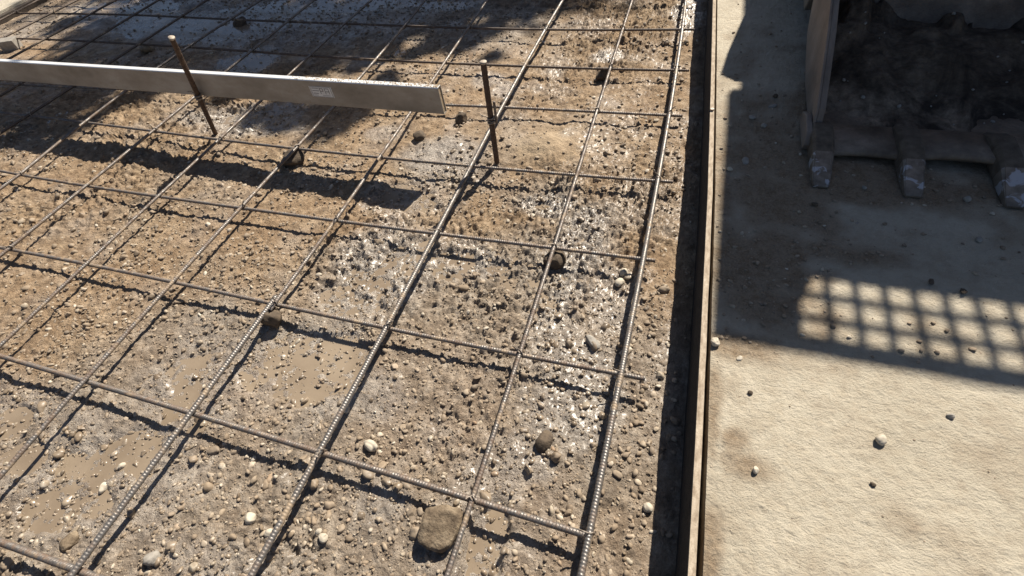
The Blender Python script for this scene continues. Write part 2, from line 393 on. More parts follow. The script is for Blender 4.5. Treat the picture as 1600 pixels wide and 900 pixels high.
# ------------------------------------------------------------------ reinforcing mat
ZL, ZR = .0055, -.0055
def tube(path, rad, sides=9, ribs=0.0, pitch=.0048, ph=0.0, along=.0016, bend=0.0):
    path = np.asarray(path, float); seg = np.linalg.norm(np.diff(path, axis=0), axis=1); s = np.concatenate([[0], np.cumsum(seg)])
    n = max(2, int(s[-1]/along)); t = np.linspace(0, s[-1], n)
    C = np.stack([np.interp(t, s, path[:, k]) for k in range(3)], -1)
    T = np.gradient(C, axis=0); T /= np.linalg.norm(T, axis=1)[:, None]
    up = np.array([0, 0, 1.0]) if abs(T[:, 2]).mean() < .8 else np.array([0, 1.0, 0])
    A = np.cross(T, up); A /= np.linalg.norm(A, axis=1)[:, None]; B = np.cross(A, T)
    th = np.linspace(0, 2*math.pi, sides, endpoint=False)
    rr = np.interp(t, np.linspace(0, s[-1], len(rad)), rad) if np.ndim(rad) else np.full(n, rad)
    Rr = np.repeat(rr[:, None], sides, 1)
    if ribs:
        side = np.sin(th)[None]      # ribs on the upper and lower face, a long rib at each side
        phs = t[:, None]/pitch*2*math.pi + np.where(side > 0, 1, -1)*np.cos(th)[None]*1.1
        Rr = Rr*(1+ribs*np.clip(np.sin(phs)*1.6, -.6, 1)*np.abs(side)**.7 + ribs*.9*(np.abs(np.cos(th))[None] > .96))
    V = C[:, None]+Rr[:, :, None]*(np.cos(th)[None, :, None]*A[:, None]+np.sin(th)[None, :, None]*B[:, None])
    V = V.reshape(-1, 3); i = np.arange(n*sides).reshape(n, sides); i2 = np.roll(i, -1, 1)
    Fc = np.stack([i[:-1].ravel(), i2[:-1].ravel(), i2[1:].ravel(), i[1:].ravel()], -1)
    c0, c1 = len(V), len(V)+1; V = np.vstack([V, C[0], C[-1]])
    caps = np.concatenate([np.stack([i2[0], i[0], np.full(sides, c0), np.full(sides, c0)], -1), np.stack([i[-1], i2[-1], np.full(sides, c1), np.full(sides, c1)], -1)])
    return V, Fc, [tuple(x[:3]) for x in caps]
def tube_obj(name, *a, mat=None, parent=None, **k):
    props = k.pop('props', {})
    V, Fc, caps = tube(*a, **k)
    fl = Fc.tolist()+[list(map(int, c)) for c in caps]
    o = mesh_obj(name, V, fl, mat, smooth=True, **props)
    if parent: put(o, parent)
    return o
LONG = [
 ([(1072, 0), (1065, 44), (1057, 107), (1047, 177), (1030, 280), (1003, 402), (972, 582), (920, 838), (908, 900)], .0058, 'S', -.6, 2.4),
 ([(988, 0), (975, 44), (955, 104), (932, 172), (905, 268), (865, 385), (815, 552), (738, 778), (705, 885)], .0046, 'R', -.6, 2.4),
 ([(880, 0), (855, 43), (825, 100), (782, 168), (742, 259), (680, 362), (607, 512), (500, 707), (395, 900)], .0062, 'S', -.6, 2.4),
 ([(762, 0), (736, 42), (692, 97), (655, 165), (596, 243), (525, 343), (432, 473)], .0050, 'R', .235, 2.4),
 ([(665, 0), (636, 40), (590, 92), (460, 232), (380, 325), (275, 440), (137, 597), (0, 745)], .0052, 'R', -.6, 2.4),
 ([(585, 0), (538, 35), (490, 86), (345, 216), (255, 305), (135, 412), (0, 546)], .0046, 'R', -.6, 2.4),
 ([(488, 3), (451, 32), (399, 81), (240, 204), (135, 289), (18, 390)], .0050, 'R', -.6, 2.4),
 ([(404, 3), (368, 27), (297, 72), (139, 190), (33, 272)], .0050, 'R', -.2, 2.4),
 ([(325, 3), (290, 24), (216, 66), (51, 180)], .0050, 'D', .2, 2.4),
 ([(250, 0), (216, 23), (146, 64), (95, 93)], .0050, 'D', .2, 2.4),
 ([(184, 0), (147, 21), (74, 60), (21, 90)], .0050, 'D', .2, 2.4),
 ([(122, 0), (86, 19), (50, 37), (10, 58)], .0050, 'D', .2, 2.4),
 ([(62, 0), (25, 19), (0, 33)], .0045, 'D', .2, 2.4),
]
LONG_B = ([(430, 470), (300, 643), (122, 893)], .0062, 'S', -.6, .275)
ROWS = [
 ([(0, 848), (60, 868), (115, 890)], .0058, 'R', None),
 ([(0, 555), (137, 597), (300, 643), (500, 707), (738, 778), (922, 838)], .0054, 'R', (926, 840)),
 ([(0, 385), (135, 412), (275, 440), (430, 473), (607, 512), (815, 552), (972, 582), (1008, 592)], .0050, 'R', (1008, 592)),
 ([(0, 265), (33, 272), (135, 289), (255, 305), (380, 325), (525, 343), (680, 362), (867, 385), (1003, 402), (1022, 406)], .0048, 'R', (1024, 406)),
 ([(0, 174), (51, 180), (139, 190), (240, 203), (345, 216), (460, 232), (596, 243), (742, 259), (903, 269), (1030, 280), (1050, 283)], .0046, 'R', (1052, 283)),
 ([(692, 162), (782, 167), (932, 172), (1047, 177), (1065, 178)], .0046, 'R', (1067, 179)),
 ([(10, 58), (78, 61), (143, 64), (216, 66), (297, 71), (400, 80), (490, 86), (590, 92), (692, 97), (825, 101), (955, 104), (1057, 107), (1075, 109)], .0046, 'D', (1077, 109)),
 ([(25, 19), (86, 19), (147, 21), (216, 23), (290, 25), (368, 28), (451, 32), (538, 35), (636, 40), (736, 42), (855, 43), (975, 44), (1065, 44), (1083, 45)], .0046, 'D', (1085, 45)),
]
MATS = {'S': RB_STEEL, 'R': RB_RUST, 'D': RB_DARK}
mat_e = empty('rebar_mat', (-1.2, .6, 0), 'square grid mat of tied rusty ribbed steel bars held above the wet soil', 'rebar mat')
pl = []; longf = []; rowf = []
def sag(x, y): return .0035*np.sin(x*5.1+1)*np.sin(y*4.3+.4)
for pts, rad, mk, y0, y1 in LONG+[LONG_B]:
    rad = rad*.80
    W_ = np.array([at(*p, 0.0) for p in pts]); deg = 3 if len(pts) > 6 else (2 if len(pts) > 4 else 1)
    c = np.polyfit(W_[:, 1], W_[:, 0], deg); lo, hi = W_[:, 1].min(), W_[:, 1].max()
    dl = np.polyfit(W_[:, 1], W_[:, 0], 1)
    def fx(y, c=c, lo=lo, hi=hi, dl=dl):
        yc = np.clip(y, lo, hi); return np.polyval(c, yc)+(y-yc)*dl[0]
    if pts is not LONG_B[0]: longf.append((fx, y0, rad))
    y = np.arange(y0, y1, .01); x = fx(y)
    path = np.stack([x, y, -.0008+sag(x, y)*.5+rad], -1)
    near = y0 < .24
    tube_obj('rebar', path, rad, ribs=.12 if near else .1, sides=10, along=.0014, mat=MATS[mk], parent=mat_e)
for pts, rad, mk, end in ROWS:
    rad = rad*.80
    W_ = np.array([at(*p, 0.0) for p in pts]); deg = 3 if len(pts) > 6 else (2 if len(pts) > 4 else 1)
    c = np.polyfit(W_[:, 0], W_[:, 1], deg); lo, hi = W_[:, 0].min(), W_[:, 0].max(); dl = np.polyfit(W_[:, 0], W_[:, 1], 1)
    if len(pts) == 5 and end == (1067, 179): c = dl; 
    def fy(x, c=c, lo=lo, hi=hi, dl=dl):
        xc = np.clip(x, lo, hi); return np.polyval(c, xc)+(x-xc)*dl[0]*.6
    x1 = at(*end, 0)[0] if end else .03
    rowf.append((fy, x1, rad))
    x = np.arange(-3.17, x1, .01); x = np.append(x, x1); y = fy(x)
    path = np.stack([x, y, -.0008+sag(x, y)*.5-rad], -1)
    tube_obj('rebar', path, rad, ribs=.2, sides=10, along=.0013, mat=MATS[mk], parent=mat_e)
for yk in (-.5, 1.74, 1.99, 2.24):
    x = np.arange(-3.17, .03, .01); y = yk+.004*np.sin(x*3)
    tube_obj('rebar', np.stack([x, y, ZR+0*x], -1), .0048, ribs=.08, sides=6, along=.003, mat=RB_DARK, parent=mat_e)
# twisted tie wires at crossings
def tie(x, y, k):
    p = []; rd = .0062; a0 = random.uniform(0, 1)
    for t in np.linspace(0, 1, 18):
        a = t*2*math.pi*1.25+a0; d = .9-.2*math.sin(3*a)
        p.append((x+rd*d*math.cos(a)*1.0+(t-.5)*.004, y+rd*d*math.cos(a)*(.8 if k % 2 else -.8)+(t-.5)*.003, -.0008+.0088*math.sin(a)))
    q = np.array(p[-1]); dv = np.array([random.uniform(-1, 1), random.uniform(-1, .2), random.uniform(.1, .9)]); dv /= np.linalg.norm(dv)
    L_ = random.uniform(.012, .026)
    for t in (.3, .6, 1): p.append(tuple(q+dv*t*L_+np.array([.002*math.sin(9*t), 0, .001*math.cos(7*t)])))
    tube_obj('wire_tie', p, .0013, sides=5, along=.0025, mat=WIRE, parent=mat_e)
k = 0
for ri, (fy, x1, rr) in enumerate(rowf):
    for li, (fx, y0, rl) in enumerate(longf):
        x = fx(np.array([.25*(ri-1)]))[0]
        for _ in range(3): y = fy(np.array([x]))[0]; x = fx(np.array([y]))[0]
        if x > x1+.01 or y < y0 or y < -.45: continue
        if (ri*7+li*3) % 5 in (0, 2, 3) or (ri, li) in ((1, 1), (2, 3), (2, 0), (3, 1), (1, 0), (4, 2), (4, 6), (3, 7)):
            tie(x, y, k); k += 1

def ico(sub):
    bm = bmesh.new(); bmesh.ops.create_icosphere(bm, subdivisions=sub, radius=1)
    V = np.array([v.co[:] for v in bm.verts]); Fc = np.array([[v.index for v in f.verts] for f in bm.faces]); bm.free(); return V, Fc
ICO1, ICO2, ICO3, ICO4 = ico(2), ico(3), ico(4), ico(5)
def rot(ax, ay, az):
    return np.array(Matrix.Rotation(az, 3, 'Z') @ Matrix.Rotation(ay, 3, 'Y') @ Matrix.Rotation(ax, 3, 'X'))
def stone_verts(base, size, seed, ang=.0, rough=.12):
    V = base.copy(); r = np.random.default_rng(seed)
    dirs = r.normal(size=(9, 3)); dirs /= np.linalg.norm(dirs, axis=1)[:, None]
    if ang > 0:                               # cut facets
        for d in dirs:
            s = V@d; lim = r.uniform(.55, .85); over = np.maximum(s-lim, 0); V = V-ang*over[:, None]*d[None]
    off = r.uniform(-50, 50, 3)
    nz = fbm(V[:, 0]*1.3+off[0]+V[:, 2]*.7, V[:, 1]*1.3+off[1]-V[:, 2]*.9, seed % 997, 3)
    V = V*(1+rough*2*nz)[:, None]
    return (V*np.array(size))@rot(*r.uniform(-.35, .35, 2), r.uniform(0, 6.28)).T
# ------------------------------------------------------------------ aluminium straightedge on its stakes
ALU_T = mat_simple('aluminium', [(.3, (.80, .78, .74)), (.7, (.90, .89, .86))], 25, .38, .35, .0004, .3, .5, 250, (.2, 1, 1))  # top face near white: the sun's reflection is put into its colour
mm = M('aluminium_cement_stained'); n = mm.noise(14, 6, .65, stretch=(.5, 1, 1)); n2 = mm.noise(80, 4, .6)
c = mm.ramp(n, [(.3, (.20, .175, .14)), (.55, (.32, .285, .235)), (.75, (.43, .40, .35))])
c = mm.mix(mm.ramp(n2, [(.62, 0.0), (.72, .6)]), c, (.26, .19, .12))
ALU = mm.out(c, .55, .2, mm.bump(n2, .0005, .5), .5)
ba = np.array([-.5165, .797]); bb = np.array([-2.95, .846])
dirb = (ba-bb)/np.linalg.norm(ba-bb); nb = np.array([-dirb[1], dirb[0]])
BZ0, BZ1, BT = .1045, .1735, .0165
stb = empty('straightedge', (-1.6, .83, BZ0), 'long pale aluminium straightedge bar raised on edge above the rebar mat', 'straightedge')
def beam_pt(s, t, z): p = bb+dirb*s+nb*t; return (p[0], p[1], z)
Lb = np.linalg.norm(ba-bb); zl = -.006       # left end a little lower
def zt_(s, z): return z+zl*(1-s/Lb)
def hollow(s0, s1, wall=.0018):
    V = []; r = .0018
    for s in (s0, s1):
        for (t, z) in ((0, BZ0+r), (0, BZ1-r), (r, BZ1), (BT-r, BZ1), (BT, BZ1-r), (BT, BZ0+r), (BT-r, BZ0), (r, BZ0)): V.append(beam_pt(s, t, zt_(s, z)))
        for (t, z) in ((wall, BZ0+wall), (wall, BZ1-wall), (wall+.0001, BZ1-wall), (BT-wall, BZ1-wall), (BT-wall, BZ1-wall-.0001), (BT-wall, BZ0+wall), (BT-wall-.0001, BZ0+wall), (wall+.0001, BZ0+wall)): V.append(beam_pt(s, t, zt_(s, z)))
    Fc = []
    for k in range(8):
        k2 = (k+1) % 8
        Fc += [[k, k2, 16+k2, 16+k], [8+k, 24+k, 24+k2, 8+k2], [k, 8+k, 8+k2, k2], [16+k, 16+k2, 24+k2, 24+k]]
    return V, Fc
V, Fc = hollow(0, Lb)
b = fixn(mesh_obj('bar_body', V, Fc, ALU, smooth=False)); b.data.materials.append(ALU_T)
for p in b.data.polygons:
    if p.normal.z > .6 and p.center.z > BZ0+.03: p.material_index = 1
put(b, stb)
MUD = mat_simple('dried_mud', [(.3, (.30, .215, .13)), (.7, (.46, .36, .24))], 120, .9, 0, .002, .8)
# plug of mortar in the open end, crumbs along the top near the end
V, Fc = prism([(p_[0], p_[1]) for p_ in [beam_pt(Lb-.02, .0022, 0)[:2], beam_pt(Lb-.0015, .0022, 0)[:2], beam_pt(Lb-.0015, BT-.0022, 0)[:2], beam_pt(Lb-.02, BT-.0022, 0)[:2]]], 'z', BZ0+.0022, BZ1-.0022)
put(fixn(mesh_obj('end_cap', V, Fc, MUD, smooth=False)), stb)
r = np.random.default_rng(9); VV = []; FF = []; off = 0; cv, cf = ico(2)
for k in range(420):
    q_ = r.uniform()**1.9; s0 = Lb-.003-.42*q_; t0 = r.uniform(.002, BT-.001); sz_ = r.uniform(.0004, .0014)
    v = stone_verts(cv, (sz_*1.5, sz_*1.2, sz_*.6), 40+k % 30, .5)+np.array(beam_pt(s0, t0, zt_(s0, BZ1)+sz_*.2)); VV.append(v); FF.append(cf+off); off += len(v)
mc = mesh_obj('mortar_crumbs', np.vstack(VV), np.vstack(FF), MUD, kind='stuff'); put(mc, stb)
STK = mat_simple('sticker_paper', [(.3, (.62, .60, .56)), (.7, (.74, .72, .68))], 60, .6)
INK = mat_simple('sticker_print', [(.3, (.20, .18, .16)), (.7, (.3, .28, .25))], 200, .6)
def plate(s0, s1, z0, z1, t, m, nm, par):
    V = [beam_pt(s0, t, z0), beam_pt(s1, t, z0), beam_pt(s1, t, z1), beam_pt(s0, t, z1), beam_pt(s0, t-.0003, z0), beam_pt(s1, t-.0003, z0), beam_pt(s1, t-.0003, z1), beam_pt(s0, t-.0003, z1)]
    o = fixn(mesh_obj(nm, V, [[0, 1, 2, 3], [7, 6, 5, 4], [0, 4, 5, 1], [1, 5, 6, 2], [2, 6, 7, 3], [3, 7, 4, 0]], m, smooth=False)); put(o, par); return o
s_of = lambda px, py, z: float(np.dot(at(px, py, z)[:2]-bb, dirb))
sA, sB = s_of(481, 145, .145), s_of(514, 149, .145)
st = plate(sA, sB, .128, .157, -.0002, STK, 'sticker', stb)
w_ = sB-sA
for (a, b2, z0, z1) in ((.04, .96, .1555, .1565), (.04, .96, .1285, .1295), (.04, .06, .1295, .1555), (.94, .96, .1295, .1555),
                        (.10, .40, .1510, .1530), (.10, .40, .1440, .1460), (.10, .34, .1370, .1390), (.44, .47, .137, .153), (.47, .60, .1510, .1530), (.57, .60, .144, .151), (.47, .60, .1435, .1455),
                        (.66, .69, .137, .153), (.69, .86, .1510, .1530), (.83, .86, .137, .151), (.69, .83, .1430, .1450), (.10, .3, .1325, .1335), (.5, .86, .1325, .1335)):
    plate(sA+a*w_, sA+b2*w_, z0, z1, -.0006, INK, 'lettering', st)

# stakes
STAKE = mat_simple('rusted_stake', [(.3, (.045, .028, .02)), (.6, (.105, .065, .042)), (.8, (.2, .14, .09))], 110, .7, .25, .0012, .7)
STAKE_TOP = mat_simple('stake_top', [(.3, (.26, .21, .16)), (.7, (.46, .39, .31))], 200, .6, .2)
def stake(base, top, rad, knot, label):
    base = np.array(base); top = np.array(top); d = top-base
    e = empty('steel_stake', tuple(base), label, 'stake', 'steel stakes driven into the soil')
    n = 26; path = [base-d*.25+d*1.25*t for t in np.linspace(0, 1, n)]
    tube_obj('rod', path, rad, sides=12, ribs=.05, pitch=.011, along=.002, mat=STAKE, parent=e)
    # mushroomed head
    dn = d/np.linalg.norm(d); a = np.cross(dn, [0, 1, 0]); a /= np.linalg.norm(a); b_ = np.cross(dn, a)
    V = []; prof = [(.95, -.004), (1.18, -.0015), (1.2, .001), (.9, .0022), (.02, .0024)]
    for r, h in prof:
        for k in range(12):
            t = k*math.pi/6; rr = rad*r*(1+.06*math.sin(3*t+1)*(r > 1)); V.append(top+dn*h+a*rr*math.cos(t)+b_*rr*math.sin(t))
    Fc = [[i*12+k, i*12+(k+1) % 12, (i+1)*12+(k+1) % 12, (i+1)*12+k] for i in range(4) for k in range(12)]+[[48+k for k in range(12)], [k for k in range(12)][::-1]]
    put(fixn(mesh_obj('head', V, Fc, STAKE_TOP)), e)
    # wire wound round the rod
    c = base+d*knot; p = []
    for t in np.linspace(0, 1, 90):
        q = t*2*math.pi*6; w = rad+.0014+.0012*math.sin(t*37)
        p.append(c+dn*((t-.5)*.016+.003*math.sin(t*29))+a*w*math.cos(q)+b_*w*math.sin(q))
    for k in range(1, 6): p.append(p[-1]+a*.004+dn*random.uniform(-.001, .003)+b_*random.uniform(-.003, .003))
    tube_obj('wire_winding', p, .0013, sides=6, along=.002, mat=WIRE, parent=e)
    return e, dn, a, b_, c
e, dn, a, b_, c = stake(at(777, 257, -.034), at(755, 97, .236), .0068, .48, 'near vertical dark steel stake beyond the open end of the aluminium bar')
tube_obj('short_rod', [c+np.array([.011, .004, -.01]), c+np.array([.012, .006, .045])], .0032, sides=8, ribs=.06, along=.002, mat=RB_RUST, parent=e)
zb = -.02; bs = at(335, 205, zb); tp = at(268, 59, .283)
e, dn, a, b_, c = stake(bs, tp, .0068, .42, 'leaning dark steel stake in front of the aluminium bar')

# ------------------------------------------------------------------ stones
# loose gravel lying in and on the soil
def gravel(n, smin, smax, region, base, seed, pale_bias=0):
    r = np.random.default_rng(seed); (x0, x1, y0, y1) = region
    X = r.uniform(x0, x1, n*3); Y = r.uniform(y0, y1, n*3)
    dens = .35+1.1*sstep(-.2, .35, fbm(X*3.5, Y*3.5, 401, 3)) + .5*grey_f(X, Y)
    far = field(X, Y, [(120, 45, .8, .3)])
    keep = (r.uniform(0, 1.6, n*3) < dens*(1-.8*sstep(0, .4, far))*(.12+.88*sstep(.028, .06, edge_x(Y)-X))) & (X < edge_x(Y)-.004)
    X, Y = X[keep][:n], Y[keep][:n]; n = len(X)
    S = smin*(smax/smin)**(r.uniform(0, 1, n)**1.9)
    bv, bf = base; nv = len(bv); Z = soil_h(X, Y)
    Vs = np.zeros((n, nv, 3), np.float32)
    protos = [stone_verts(bv, (1, r.uniform(.65, .95), r.uniform(.5, .8)), seed*31+k, ang=(1.0 if k % 2 == 0 else .3), rough=.12+.07*(k % 3)) for k in range(40)]
    ez = r.uniform(-.25, .4, n); pi = r.integers(0, 40, n); th = r.uniform(0, 6.28, n); tl = r.normal(0, .35, n); asp = r.uniform(.75, 1.6, n)
    for k in range(n):
        P = protos[pi[k]]; ct, st_ = math.cos(th[k]), math.sin(th[k]); cl, sl_ = math.cos(tl[k]), math.sin(tl[k])
        x = P[:, 0]*asp[k]; z = P[:, 2]; x, z = x*cl-z*sl_, x*sl_+z*cl; y = P[:, 1]
        Vs[k, :, 0] = X[k]+S[k]*(x*ct-y*st_); Vs[k, :, 1] = Y[k]+S[k]*(x*st_+y*ct); Vs[k, :, 2] = Z[k]+S[k]*(z+ez[k])
    Fa = (bf[None]+(np.arange(n)*nv)[:, None, None]).reshape(-1, 3)
    return Vs.reshape(-1, 3), Fa
parts = [gravel(9000, .0024, .0062, (-1.35, .12, -.5, .75), ICO1, 11), gravel(420, .0050, .0100, (-1.35, .12, -.5, .75), ICO2, 12),
         gravel(12000, .0026, .0078, (-3.2, .10, .6, 2.3), ICO1, 13), gravel(1800, .003, .010, (-3.0, -1.3, -.3, .75), ICO1, 14), gravel(20000, .0011, .0028, (-1.2, .12, -.45, .8), ico(1), 15)]
off = 0; VV = []; FF = []
for v, f in parts: VV.append(v); FF.append(f+off); off += len(v)
VV = np.vstack(VV); FF = np.vstack(FF)
mesh_obj('gravel', VV, FF, PEB, attrs=dict(wet=wet_f(VV[:, 0], VV[:, 1])), kind='stuff', label='loose pebbles and crumbs scattered over the wet soil', category='gravel')
# dirt crumbs spilt on the slab near the bucket
r = np.random.default_rng(5); Pn = []
while len(Pn) < 2600:
    x, y = (r.uniform(.11, .95), r.uniform(.3, 1.5)) if r.uniform() < .7 else (r.uniform(.10, .6), r.uniform(-.1, .6))
    if x < edge_x(y)+.02: continue
    d = slab_dirt(np.array([x]), np.array([y]))[0]
    u_e = x-edge_x(y)-.016
    if u_e < .001: continue
    if r.uniform() < .03+d*.95+.35*math.exp(-u_e/.012): Pn.append((x, y))
Pn = np.array(Pn); VV = []; FF = []; off = 0; bv, bf = ico(2)
for k, (x, y) in enumerate(Pn):
    s = .0006*(8.5 if y > .3 else 3.)**(r.uniform()**2.5); v = stone_verts(bv, (s, s*.8, s*.6), 900+k % 50, ang=.6); v = v+np.array([x, y, SZ+s*.4]); VV.append(v); FF.append(bf+off); off += len(v)
VV = np.vstack(VV)
mesh_obj('dirt_crumbs', VV, np.vstack(FF), PEB, attrs=dict(wet=np.zeros(len(VV))), kind='stuff', label='small dirt crumbs spilt on the concrete around the bucket teeth', category='dirt')

def stone(name, px, py, size, mat, label, cat='stone', group=None, seed=0, ang=.8, rz=None, z=None, sink=.3, base=ICO3, rough=.1, slab=False):
    zz = SZ if slab else -.036
    for _ in range(3):
        P = at(px, py, zz+size[2]*.5)
        if not slab: zz = float(soil_h(np.array([P[0]]), np.array([P[1]]))[0])
    if z is not None: zz = z; P = at(px, py, zz)
    v = stone_verts(base[0], size, seed, ang, rough)
    # fine pitting
    v = v*(1+.03*fbm(v[:, 0]*260+seed, v[:, 1]*260+v[:, 2]*170, seed+5, 3))[:, None]
    o = mesh_obj(name, v, base[1], mat, smooth=True, label=label, category=cat)
    o.location = (P[0], P[1], zz+size[2]*(1-sink*2 if not slab else .78))
    if group: o['group'] = group
    return o
ST = 'stones propping the rebar mat'
stone('rock', 688, 822, (.042, .032, .022), ROCK, 'largest angular brown rock on the soil beside the second bar crossing nearest the camera', 'rock', ST, 3, .95, base=ICO4, rough=.07, sink=.22)
stone('rock', 866, 405, (.028, .024, .022), DARKST, 'dark rock propping the bar crossing right of the picture centre', 'rock', ST, 14, .9, sink=.25)
stone('rock', 942, 118, (.026, .022, .020), DARKST, 'dark rock under the bar crossing nearest the top of the form board', 'rock', ST, 15, .9, sink=.25)
stone('rock', 458, 250, (.036, .03, .024), DARKST, 'pointed dark rock under a crossing inside the shadow of the aluminium bar', 'rock', ST, 16, .95, sink=.2)
stone('rock', 425, 497, (.024, .022, .024), DARKST, 'dark rock under the crossing where two long bars meet end to end', 'rock', ST, 17, .8, sink=.25)
stone('rock', 375, 35, (.034, .03, .02), DARKST, 'dark rock in the smooth slurry behind the leaning stake', 'rock', ST, 18, .8)
stone('rock', 228, 76, (.04, .03, .024), ROCK, 'brown rock in the tree shade behind the aluminium bar', 'rock', ST, 19, .9)
P = at(20, 74, -.03)
sb = box('spacer_block', (-.034, -.022, -.022), (.034, .022, .022), GREYST, None, .003, label='square cut grey spacer block in the sunlit top left corner under the bars', category='spacer block', group=ST)
sb.location = (P[0], P[1], -.016); sb.rotation_euler = (.05, .04, .45)
stone('rock', 720, 186, (.024, .018, .017), DARKST, 'twin peaked dark rock between the bar end and the upright stake', 'rock', None, 21, .9)
stone('rock', 655, 212, (.021, .017, .015), DARKST, 'small round dark rock just below the open end of the aluminium bar', 'rock', None, 22, .6)
stone('rock', 850, 690, (.019, .015, .014), DARKST, 'dark brown clod in a hollow between the two bars nearest the form board', 'clod', None, 23, .7)
stone('rock', 108, 846, (.017, .013, .010), ROCK, 'brown rock at the edge of the large puddle in the bottom left corner', 'rock', None, 24, .8)
stone('rock', 236, 872, (.013, .012, .010), GREYST, 'grey pebble half in its own shadow between the two bottom left bars', 'rock', None, 25, .5)
stone('rock', 790, 160, (.017, .014, .013), DARKST, 'dark rock on the shiny wet patch behind the upright stake', 'rock', None, 26, .8)
stone('rock', 1012, 793, (.0075, .0075, .0065), PALE, 'round pale pebble beside the form board shadow near the bottom', 'pebble', None, 27, .3)
stone('rock', 578, 696, (.017, .009, .009), PALE, 'long pale pebble lying near the front crossing of the thickest bar', 'pebble', None, 28, .4)
stone('rock', 968, 440, (.011, .0095, .009), PALE, 'pale pebble of a close pair below the cross bar end', 'pebble', None, 29, .3)
stone('rock', 975, 425, (.010, .0085, .0095), PALE, 'upper pale pebble touching the outermost long bar shadow', 'pebble', None, 35, .3)
stone('rock', 927, 535, (.018, .010, .009), GREYST, 'flat oval grey pebble between the two outermost long bars', 'pebble', None, 30, .4)
stone('rock', 540, 640, (.008, .007, .006), PALE, 'cream pebble just left of the thickest long bar', 'pebble', None, 31, .3)
stone('rock', 190, 728, (.0075, .006, .006), PALE, 'whitish pebble standing in the large muddy puddle', 'pebble', None, 32, .4)
stone('rock', 160, 762, (.010, .008, .007), PALE, 'pale broken lump at the near side of the large muddy puddle', 'pebble', None, 33, .8)
stone('rock', 390, 810, (.011, .009, .009), PALE, 'yellowish rounded pebble left of the thickest long bar at the bottom', 'pebble', None, 34, .3)
stone('rock', 420, 833, (.0075, .007, .007), PALE, 'small yellow pebble close against the ribbed bar at the bottom', 'pebble', None, 36, .2)
stone('rock', 505, 840, (.008, .007, .007), PALE, 'white pebble just right of the thickest bar at the bottom', 'pebble', None, 37, .3)
SG = 'pebbles lying on the concrete slab'
for nm, px, py, s, m_, lab, sd in (
  ('pebble', 1376, 687, (.0088, .0070, .0055), PALE, 'largest white pebble on the sunlit concrete, set in its own dark shadow', 51),
  ('pebble', 1180, 735, (.0040, .0050, .0045), PALE, 'small white pebble on the brown stain beside the form board', 52),
  ('pebble', 1485, 650, (.0045, .0040, .0035), GREYST, 'small grey pebble on sunlit concrete under the end of the shade', 53),
  ('pebble', 1364, 757, (.0035, .0035, .003), DARKST, 'dark speck sized pebble below the largest white pebble', 54),
  ('pebble', 1172, 614, (.0038, .0035, .003), DARKST, 'tiny brown pebble on sunlit concrete near the stain', 55),
  ('pebble', 1117, 535, (.0072, .0068, .0065), PALE, 'rounded pebble touching the form board gap where shade ends', 56),
  ('pebble', 1156, 560, (.0050, .0036, .0018), PALE, 'flat white chip lying just past the shade edge', 57),
  ('pebble', 1140, 265, (.0060, .0045, .0045), PALE, 'bright white pebble in the narrow sunlit strip by the form board', 58),
  ('pebble', 1165, 252, (.0085, .007, .0045), GREYST, 'flat brown grey pebble in shade beside the sunlit strip', 59),
  ('pebble', 1193, 197, (.0070, .006, .006), GREYST, 'twin pebble in the shade left of the bucket side plate', 60),
  ('pebble', 1175, 184, (.0090, .0065, .005), GREYST, 'wide pebble in shade halfway between strip and bucket', 61),
  ('pebble', 1208, 166, (.0105, .005, .003), GREYST, 'long flat pale flake in the shade nearest the bucket side plate', 62),
  ('pebble', 1211, 151, (.006, .006, .006), DARKST, 'small dark clod in the shade above the long flat flake', 63),
  ('pebble', 1510, 312, (.0072, .0062, .006), GREYST, 'angular grey stone in the shade between the second and third teeth', 64),
  ('pebble', 1529, 375, (.0058, .005, .004), GREYST, 'oval grey pebble in the shade below the angular grey stone', 65),
  ('pebble', 1273, 320, (.0060, .005, .004), DARKST, 'dark rounded pebble in the shade below the first tooth', 66),
  ('pebble', 1350, 294, (.0055, .004, .0035), GREYST, 'pale pebble between the first and second teeth', 67),
  ('pebble', 1550, 334, (.0036, .003, .003), PALE, 'small pale pebble in shade below the third tooth', 68),
  ('pebble', 1339, 349, (.0030, .0026, .002), GREYST, 'tiny pebble in shade straight below the pale pebble between teeth', 69),
  ('pebble', 1455, 440, (.012, .004, .0022), DARKST, 'long dark streak of mud crumbs above the grid of light patches', 70),
  ('pebble', 1505, 455, (.010, .005, .0025), DARKST, 'broken dark mud crumbs nearer the frame edge above the light patches', 71)):
    stone(nm, px, py, s, m_, lab, 'pebble', SG, sd, .6 if m_ is not PALE else .5, base=ICO3, slab=True)

# ------------------------------------------------------------------ compact loader with toothed bucket
YEL = mat_simple('machine_paint', [(.3, (.10, .09, .075)), (.7, (.16, .145, .12))], 12, .5, 0, .0006, .3)
BKT = mat_simple('worn_bucket_steel', [(.25, (.10, .078, .06)), (.5, (.19, .155, .125)), (.75, (.27, .225, .185))], 22, .6, .3, .002, .6, .5, 90, (1, 1, 1))
BKT_SIDE = mat_simple('dusty_side_plate', [(.25, (.12, .095, .075)), (.5, (.20, .162, .132)), (.75, (.29, .245, .205))], 30, .7, .1, .0015, .6, .4, 120, (1, .3, .3))
BKT_IN = mat_simple('muddy_bucket_steel', [(.3, (.08, .058, .04)), (.55, (.19, .145, .105)), (.75, (.33, .265, .205))], 14, .65, .1, .0035, 1.0, .5, 90, (1, 1, 1))
mt = M('worn_tooth_steel'); n = mt.noise(60, 5, .6); n2 = mt.noise(42, 3, .5, dist=.8)
c = mt.ramp(n, [(.3, (.12, .094, .07)), (.7, (.26, .215, .17))])
